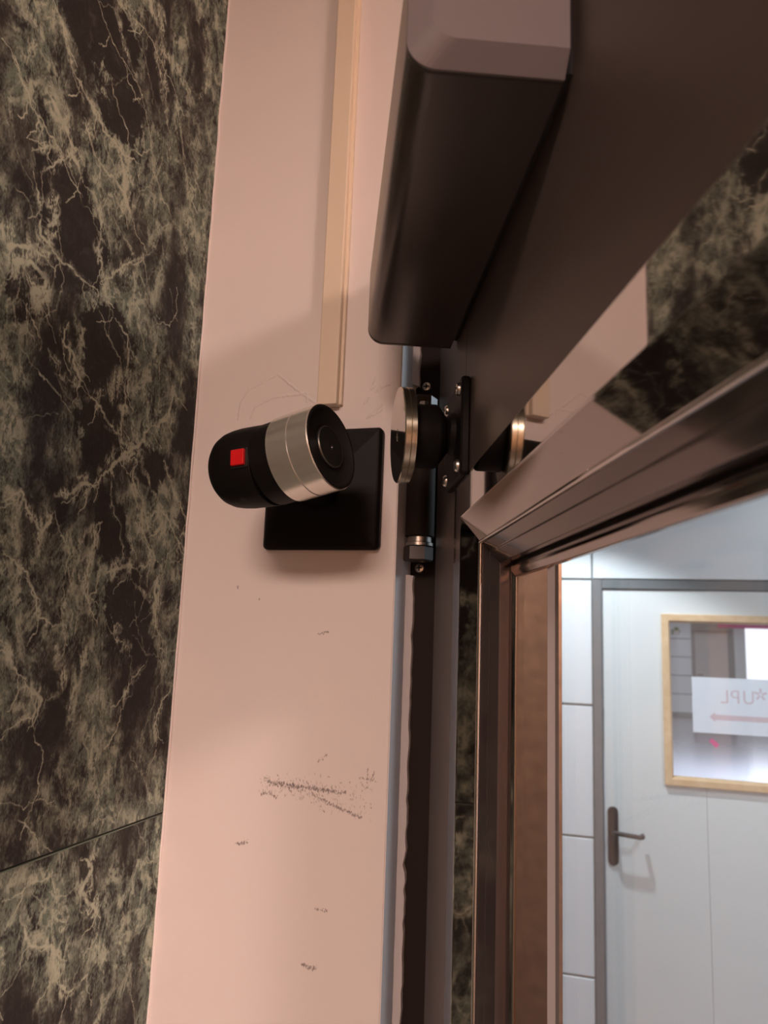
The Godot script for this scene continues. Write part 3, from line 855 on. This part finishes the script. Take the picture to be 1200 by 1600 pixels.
func long_room() -> void:
	slab("floor", "glossy grey floor of the long room behind the vision panel", "floor", Vector3(-3, -0.1, -24.2), Vector3(8.2, 0, -3.12), M.grey_floor)
	slab("ceiling", "plain ceiling over the long room behind the vision panel", "ceiling", Vector3(-3, 3.2, -24.2), Vector3(8.2, 3.3, -3.0), M.plain)
	slab("wall_long_room_left", "plain side wall of the long room away from its windows", "wall", Vector3(-3.2, 0, -24.2), Vector3(-3, 3.3, -3.0), M.plain)
	slab("wall_long_room_right", "plain side wall of the long room beside its windows", "wall", Vector3(8, 0, -24.2), Vector3(8.2, 3.3, -3.0), M.plain)
	slab("wall_long_room_near", "near wall of the long room left of the corridor", "wall", Vector3(-3, 0, -3.12), Vector3(-1.75, 3.2, -3.0), M.plain)
	slab("wall_long_room_near", "near wall of the long room right of the corridor", "wall", Vector3(2.55, 0, -3.12), Vector3(8, 3.2, -3.0), M.plain)
	slab("wall_long_room_near", "near wall of the long room over the corridor ceiling", "wall", Vector3(-1.75, 2.6, -3.12), Vector3(2.55, 3.2, -3.0), M.plain)
	var w := thing("wall_far", "panelled far wall of the long room seen small through the vision panel", "wall", Vector3.ZERO, Basis.IDENTITY, "", "structure")
	part("wall_surface", box(Vector3(-3, 0, -24.2), Vector3(3.5, 3.2, -24.02)).commit(), M.joint, w)
	part("wall_surface", box(Vector3(3.5, 0, -24.2), Vector3(8, 1.05, -24.02)).commit(), M.plain, w)
	part("wall_surface", box(Vector3(3.5, 2.62, -24.2), Vector3(8, 3.2, -24.02)).commit(), M.plain, w)
	for x in [[-3.0, -0.6], [-0.6, 0.9], [0.9, 2.22]]:
		for r in 6:
			part("wall_panel", box(Vector3(x[0] + 0.01, 0.52 * r + 0.11, -24.02), Vector3(x[1] - 0.01, minf(0.52 * r + 0.60, 3.2), -24.0)).commit(), M.tile, w)
	part("pillar", box(Vector3(3.32, 0, -24.02), Vector3(3.62, 3.2, -23.85), 0.02).commit(), M.plain, w)
	var d := thing("door_3", "distant grey door beside the pillar, seen through the vision panel", "door", Vector3(0, 0, -24.0), Basis.IDENTITY, "", "structure")
	part("door_leaf", box(Vector3(2.30, 0, -0.02), Vector3(3.18, 2.36, 0.03), 0.004).commit(), mat(lin(0.42, 0.41, 0.40), 0.5), d)
	part("jamb", box(Vector3(2.22, 0, -0.02), Vector3(2.30, 2.44, 0.06), 0.004).commit(), M.grey_frame, d)
	part("jamb", box(Vector3(3.18, 0, -0.02), Vector3(3.26, 2.44, 0.06), 0.004).commit(), M.grey_frame, d)
	part("frame_head", box(Vector3(2.30, 2.36, -0.02), Vector3(3.18, 2.44, 0.06), 0.004).commit(), M.grey_frame, d)
	part("handle", tube([Vector3(2.36, 1.17, 0.03), Vector3(2.36, 1.17, 0.09), Vector3(2.50, 1.17, 0.09)], 0.014, 8).commit(), M.handle, d)
	var wn := thing("window_2", "bright distant windows of the long room above its floor", "window", Vector3(0, 0, -24.1), Basis.IDENTITY, "", "structure")
	for x in [[3.6, 4.35], [4.35, 5.8], [5.8, 7.98]]:
		for k in 4: part("window_frame", mitred(Rect2(x[0], 1.05, x[1] - x[0], 1.57), [Vector2(0, -0.03), Vector2(0, 0.03), Vector2(0.04, 0.03), Vector2(0.04, -0.03)], k).commit(), M.white_metal, wn)
		part("window_pane", box(Vector3(x[0] + 0.03, 1.08, -0.003), Vector3(x[1] - 0.03, 2.59, 0.003)).commit(), M.pane, wn)
	var b := thing("banner", "pink banner over the distant windows, seen through the vision panel", "banner", Vector3(3.75, 2.62, -23.75))
	part("cloth", box(Vector3(-0.85, -0.11, -0.01), Vector3(0.85, 0.11, 0.01), 0.003).commit(), M.pink, b)
	var p := thing("hanging_plant", "small green trailing plant high on the distant white panels", "plant", Vector3(1.80, 2.38, -23.9))
	part("pot", lathe([Vector2(0, -0.10), Vector2(0.06, -0.10), Vector2(0.085, 0.02), Vector2(0, 0.02)], 20).commit(), M.white_metal, p)
	var rng := RandomNumberGenerator.new()
	rng.seed = 9
	for k in 14:
		var a := rng.randf() * TAU
		var tip := Vector3(cos(a) * rng.randf_range(0.1, 0.2), rng.randf_range(-0.12, 0.12), sin(a) * 0.08)
		var st := begin()
		var side := tip.cross(Vector3.BACK).normalized() * 0.03
		var root := Vector3(0, 0.02, 0)
		for s in [-1.0, 1.0]:
			var n := Vector3(0, 0.3 * s, 1).normalized()
			tri(st, [root, root.lerp(tip, 0.5) + side * s, tip + root], [n, n, n], [Vector2.ZERO, Vector2.ZERO, Vector2.ZERO])
		part("leaf", st.commit(), M.leaf, p)

func big_door() -> void:
	var d := thing("door_1", "dark brown half-open door with a glass panel in polished steel moulding", "door", on_door(0, 0, 0), door_basis(), "", "structure")
	var r := Rect2(0.103, 0.75, 0.694, 1.8712 - 0.75)
	var w := 0.90
	var top := 2.085
	var th := -0.052
	var st := begin()
	var u := 0.020
	box(Vector3(0, 0.012, th), Vector3(r.position.x + u, top, 0), 0.0012, st)
	box(Vector3(r.end.x - u, 0.012, th), Vector3(w, top, 0), 0.0012, st)
	box(Vector3(r.position.x + u, r.end.y - u, th), Vector3(r.end.x - u, top, 0), 0.0, st)
	box(Vector3(r.position.x + u, 0.012, th), Vector3(r.end.x - u, r.position.y + u, 0), 0.0, st)
	part("door_leaf", st.commit(), M.brown, d)
	part("edge_seal", box(Vector3(-0.0022, 0.012, -0.03), Vector3(0, top, -0.0015)).commit(), M.gasket, d)
	# a flat polished strip, a bevel with a small rounded lip, two dark steps, a flat bead and the deep reveal down to the glass
	var strip := soft([Vector3(0, -0.001, 0), Vector3(0, 0.0025, 0.0008), Vector3(0.0233, 0.0025, 0.0005), Vector3(0.0238, 0.0022, 0)])
	var bevel := soft([Vector3(0.0238, 0.0022, 0), Vector3(0.0244, 0.00185, 0.0004), Vector3(0.0396, -0.0064, 0)])
	var lip := arc_points(Vector2(0.0407, -0.0070), 0.0013, 152, -40, 12)
	var steps := soft([Vector3(0.0414, -0.0078, 0), Vector3(0.0466, -0.0114, 0.0008), Vector3(0.0476, -0.0112, 0.0006), Vector3(0.0540, -0.0156, 0.0006), Vector3(0.0544, -0.0235, 0)])
	var bead := soft([Vector3(0.0556, -0.0235, 0), Vector3(0.0556, -0.0216, 0.0005), Vector3(0.0590, -0.0214, 0.004), Vector3(0.0624, -0.0226, 0.0012), Vector3(0.0627, -0.0245, 0)])
	var reveal := soft([Vector3(0.0627, -0.0245, 0), Vector3(0.0614, -0.0280, 0.0), Vector3(0.0607, -0.0280, 0), Vector3(0.0555, -0.0430, 0)])
	for k in 4:
		var s := part("moulding", mitred(r, strip, k, null, 0.99).commit(), M.steel, d, Vector3.ZERO, Basis.IDENTITY, "polished steel moulding" if k == 0 else "")
		part("bevel", mitred(r, bevel, k, null, 0.97).commit(), M.bronze_steel, s)
		part("lip", mitred(r, lip, k, null, 0.9).commit(), M.steel, s)
		part("inner_step", mitred(r, steps, k, null, 0.97).commit(), M.dark_steel, s)
		part("gasket", mitred(r, [Vector2(0.0543, -0.0232), Vector2(0.0557, -0.0232)], k).commit(), M.gasket, s)
		part("glazing_bead", mitred(r, bead, k, null, 0.9).commit(), M.bead_steel, s)
		part("reveal", mitred(r, reveal, k, null, 0.97).commit(), M.steel, s)
		part("glass_seal", mitred(r, [Vector2(0.0555, -0.0430), Vector2(0.0548, -0.0430), Vector2(0.0540, -0.0478), Vector2(0.0500, -0.0478)], k).commit(), M.grey_seal, s)
	var back := [Vector2(0, -0.001), Vector2(0, 0.0010), Vector2(0.0500, 0.0010), Vector2(0.0505, -0.0010)]
	for k in 4: part("back_moulding", mitred(Rect2(-r.end.x, r.position.y, r.size.x, r.size.y), back, k, null, 0.99).commit(), M.steel, d, Vector3(0, 0, th), Basis(Vector3.UP, PI))
	var g := r.grow(-0.0510)
	part("glass_pane", box(Vector3(g.position.x, g.position.y, -0.0510), Vector3(g.end.x, g.end.y, -0.0478)).commit(), M.pane, d)

func closer() -> void:
	var t := thing("door_closer", "dark brown box of the door closer high on the half-open door", "door closer", on_door(0.075, 1.977, 0), door_basis())
	var len := 0.2735
	var c := 0.0625
	var h := 0.062
	var poly := PackedVector2Array()
	for v in [Vector2(0.0035, 0.0), Vector2(c - 0.011, 0)]: poly.append(v)
	for v in arc_points(Vector2(c - 0.011, 0.011), 0.011, -90, 0, 8).slice(1): poly.append(v)
	for v in arc_points(Vector2(c - 0.008, h - 0.008), 0.008, 0, 90, 8): poly.append(v)
	poly.append(Vector2(0.0035, h))
	# the outline lies in (z, y); run it along x
	var lie := Basis(Vector3(0, 0, 1), Vector3(0, 1, 0), Vector3(1, 0, 0))
	part("housing", prism(poly, 0.004, len - 0.0087, 0.0008, null, Transform3D(lie, Vector3.ZERO)).commit(), M.closer, t)
	part("end_cap", prism(poly, 0.0, 0.0036, 0.0008, null, Transform3D(lie, Vector3.ZERO)).commit(), M.closer, t)
	var cap := begin()
	var at := Transform3D(lie, Vector3.ZERO)
	prism(poly, len - 0.0082, len - 0.0066, 0.0005, cap, at)
	# a broad chamfer up to the raised face; none on the side against the door
	var n := poly.size()
	var inset := PackedVector2Array()
	for q in poly: inset.append(Vector2(lerpf(q.x, 0.0035, 0.15), lerpf(q.y, h / 2, 0.25)))
	for i in n:
		var j := (i + 1) % n
		var p0 := at * Vector3(poly[i].x, poly[i].y, len - 0.0066)
		var p1 := at * Vector3(poly[j].x, poly[j].y, len - 0.0066)
		var p2 := at * Vector3(inset[j].x, inset[j].y, len)
		var p3 := at * Vector3(inset[i].x, inset[i].y, len)
		var nn := (p1 - p0).cross(p3 - p0).normalized()
		if nn.x < 0.0: nn = -nn
		quad(cap, p0, p1, p2, p3, nn)
	prism(inset, len - 0.001, len, 0.0, cap, at)
	part("end_cap", cap.commit(), M.cap, t, Vector3.ZERO, Basis.IDENTITY, "lighter end cap facing the room")
	part("back_plate", box(Vector3(0.006, 0.004, 0), Vector3(len - 0.008, h - 0.004, 0.0036)).commit(), M.black, t)

func magnet() -> void:
	var t := thing("door_holder_magnet", "black wall-mounted door holder magnet with a silver collar and red release button", "door magnet", Vector3(-0.2185, 1.888, PIER_Z))
	var s := 0.0485
	var st := prism(rrect(-s, -s, s, s, 0.004), 0.0, 0.0085, 0.0022)
	var lo := [Vector2(-s + 0.0035, -s + 0.0035), Vector2(s - 0.0035, -s + 0.0035), Vector2(s - 0.0035, s - 0.0035), Vector2(-s + 0.0035, s - 0.0035)]
	for k in 4:
		var a: Vector2 = lo[k]
		var b: Vector2 = lo[(k + 1) % 4]
		var m := (a + b).normalized()
		quad(st, Vector3(a.x, a.y, 0.0085), Vector3(b.x, b.y, 0.0085), Vector3(b.x * 0.3, b.y * 0.3, 0.0125), Vector3(a.x * 0.3, a.y * 0.3, 0.0125), Vector3(m.x * 0.12, m.y * 0.12, 1).normalized())
	part("base_plate", st.commit(), M.black_plastic, t)
	part("neck", lathe([Vector2(0.017, 0.012), Vector2(0.0145, 0.020), Vector2(0.0145, 0.085), Vector2(0.0, 0.085)], 32).commit(), M.black_plastic, t, Vector3(0, 0.0, 0), Basis(Vector3.RIGHT, PI / 2))
	# head: turned about its own axis, its face towards the door
	var axis := Vector3(0.960, 0.190, 0.205).normalized()
	var face := Vector3(-0.1712, 1.893, -0.451) - t.position
	var bs := along(axis, Vector3(0.2, 0.3, 1.0))
	var r := 0.0288
	part("collar", lathe([Vector2(r - 0.0035, -0.0320), Vector2(r - 0.0006, -0.0320), Vector2(r, -0.0314), Vector2(r, -0.0160), Vector2(r - 0.0004, -0.0156), Vector2(r - 0.0004, -0.0151), Vector2(r, -0.0147), Vector2(r, -0.0007), Vector2(r - 0.0005, 0.0)], 96, null, 0.95).commit(), M.silver, t, face, bs, "brushed silver collar")
	part("face_ring", lathe([Vector2(r - 0.0005, -0.0002), Vector2(r - 0.0016, 0.0006), Vector2(r - 0.0032, 0.0), Vector2(r - 0.0055, -0.0025), Vector2(0.0142, -0.0025), Vector2(0.0138, -0.0030)], 72, null, 0.5).commit(), M.black, t, face, bs)
	var pole := part("magnet_pole", lathe([Vector2(0.0140, -0.003), Vector2(0.0140, -0.0011), Vector2(0.0135, -0.0006), Vector2(0.0022, -0.0006), Vector2(0.0018, -0.0016), Vector2(0, -0.0016)], 64).commit(), M.pole, t, face, bs, "dark steel pole face with centre bore")
	part("pole_rim", lathe([Vector2(0.0142, -0.0012), Vector2(0.0140, -0.0004), Vector2(0.0135, -0.0004)], 64).commit(), M.screw, pole)
	var rb := r - 0.0012
	part("head_body", lathe([Vector2(0, -0.0462), Vector2(rb - 0.0003, -0.0462), Vector2(rb, -0.0458), Vector2(rb, -0.0321), Vector2(0.0, -0.0321)], 72, null, 0.85).commit(), M.black_plastic, t, face, bs)
	# the rear shell sits a little cocked on the head
	var axis2 := Vector3(0.975, 0.045, 0.205).normalized()
	var pivot := face - axis * 0.0460
	var prof := [Vector2(0, -0.0425), Vector2(0.010, -0.0421), Vector2(0.0165, -0.0410), Vector2(0.0210, -0.0388), Vector2(0.0240, -0.0354), Vector2(0.0260, -0.0308), Vector2(0.0270, -0.0255), Vector2(rb, -0.0190), Vector2(rb, -0.0008), Vector2(rb - 0.0004, 0.0), Vector2(0.0, 0.0)]
	part("rear_shell", lathe(prof, 72, null, 0.85).commit(), M.black_plastic, t, pivot, along(axis2, Vector3(0.2, 0.3, 1.0)))
	# button towards the viewer
	var to_eye := (Vector3(0, EYE, 0) - (face + t.position))
	var rad := (to_eye - axis * to_eye.dot(axis)).normalized()
	var up := axis.cross(rad).normalized()
	rad = (rad * cos(0.38) - up * sin(0.38)).normalized()
	rad = (rad - axis2 * rad.dot(axis2)).normalized()
	var bb := Basis(axis2, rad.cross(axis2).normalized(), rad)
	var at := pivot - axis2 * 0.0075 + rad * (rb - 0.0008)
	part("button_recess", prism(rrect(-0.0062, -0.0068, 0.0068, 0.0062, 0.0008), -0.002, 0.0012, 0.0003).commit(), M.black, t, at, bb)
	part("release_button", prism(rrect(-0.0052, -0.0052, 0.0052, 0.0052, 0.0007), -0.002, 0.0034, 0.0005).commit(), M.red, t, at, bb, "square red release button")
	var down := (rad * 0.45 - (rad.cross(axis2)).normalized() * 0.9).normalized()
	part("screw_hole", lathe([Vector2(0, 0.0005), Vector2(0.0024, 0.0005), Vector2(0.0028, 0.0001), Vector2(0.0028, -0.002)], 20).commit(), M.gasket, t, pivot - axis2 * 0.0150 + down * (rb - 0.0002), along(down, axis2))

func armature() -> void:
	var b := door_basis()
	var t := thing("armature_plate", "round nickel armature plate on a black swivel bracket on the brown door", "armature", on_door(0.110, 1.903, 0), b)
	part("bracket_plate", prism(rrect(-0.0315, -0.0315, 0.0315, 0.0315, 0.003), 0.0, 0.0058, 0.0012).commit(), M.black_plastic, t)
	for x in [-0.0235, 0.0235]:
		for y in [-0.0245, 0.0245]:
			screw(t, Vector3(x, y, 0.0058), Basis(Vector3.RIGHT, PI / 2), 0.0040)
	var out := Basis(Vector3.RIGHT, PI / 2)
	part("swivel_boss", lathe([Vector2(0.015, 0.005), Vector2(0.013, 0.009), Vector2(0.0085, 0.011), Vector2(0.0085, 0.020), Vector2(0, 0.020)], 32).commit(), M.black_plastic, t, Vector3(0, 0.002, 0), out)
	# everything on the swivel follows the tilt of the disc
	var n := b.inverse() * Vector3(-0.910, -0.030, 0.414).normalized()
	var bs := along(n, Vector3.UP)
	var c := Vector3(-0.003, 0.0, 0.0375)
	part("socket", lathe([Vector2(0, -0.0275), Vector2(0.0130, -0.0270), Vector2(0.0205, -0.0215), Vector2(0.0210, -0.0200), Vector2(0.0210, -0.0055), Vector2(0.0200, -0.0045), Vector2(0, -0.0045)], 40).commit(), M.black_plastic, t, c, bs)
	var r := 0.0312
	part("disc", lathe([Vector2(0, -0.0042), Vector2(r - 0.0008, -0.0042), Vector2(r, -0.0034), Vector2(r, -0.0003), Vector2(r - 0.0005, 0.0), Vector2(r, 0.0003), Vector2(r, 0.0036), Vector2(r - 0.0006, 0.0042)], 96, null, 0.95).commit(), M.nickel, t, c, bs, "grooved nickel rim")
	part("disc_face", lathe([Vector2(r - 0.0006, 0.0042), Vector2(0.004, 0.0042), Vector2(0.0036, 0.0036), Vector2(0, 0.0036)], 72).commit(), M.mirror_face, t, c, bs, "polished contact face")
	part("set_screw", prism(ngon(0.0032, 6), -0.0215, -0.0165, 0.0004, null, Transform3D(Basis(Vector3.RIGHT, PI / 2), Vector3.ZERO)).commit(), M.screw, t, c + Vector3(0.006, 0, -0.012), Basis.IDENTITY, "bright set screw under the socket")

func trunking() -> void:
	var t := thing("cable_trunking", "slim cream cable trunking running up the plastered pier to the magnet", "cable trunking", Vector3(-0.2175, 1.957, PIER_Z))
	var poly := soft([Vector3(-0.0085, 0, 0), Vector3(-0.0085, 0.0100, 0.0012), Vector3(0.0085, 0.0100, 0.0012), Vector3(0.0085, 0, 0)])
	var p := PackedVector2Array()
	for q in poly: p.append(q)
	# the outline lies in (x, z); run it up
	part("trunking_lid", prism(p, 0.0, 2.60 - 1.957, 0.0004, null, Transform3D(Basis(Vector3.RIGHT, Vector3(0, 0, 1), Vector3.UP), Vector3.ZERO)).commit(), M.trunk, t)
	part("trunking_base", box(Vector3(-0.0098, 0.001, 0), Vector3(0.0108, 0.643, 0.0042), 0.0004).commit(), M.trunk, t)
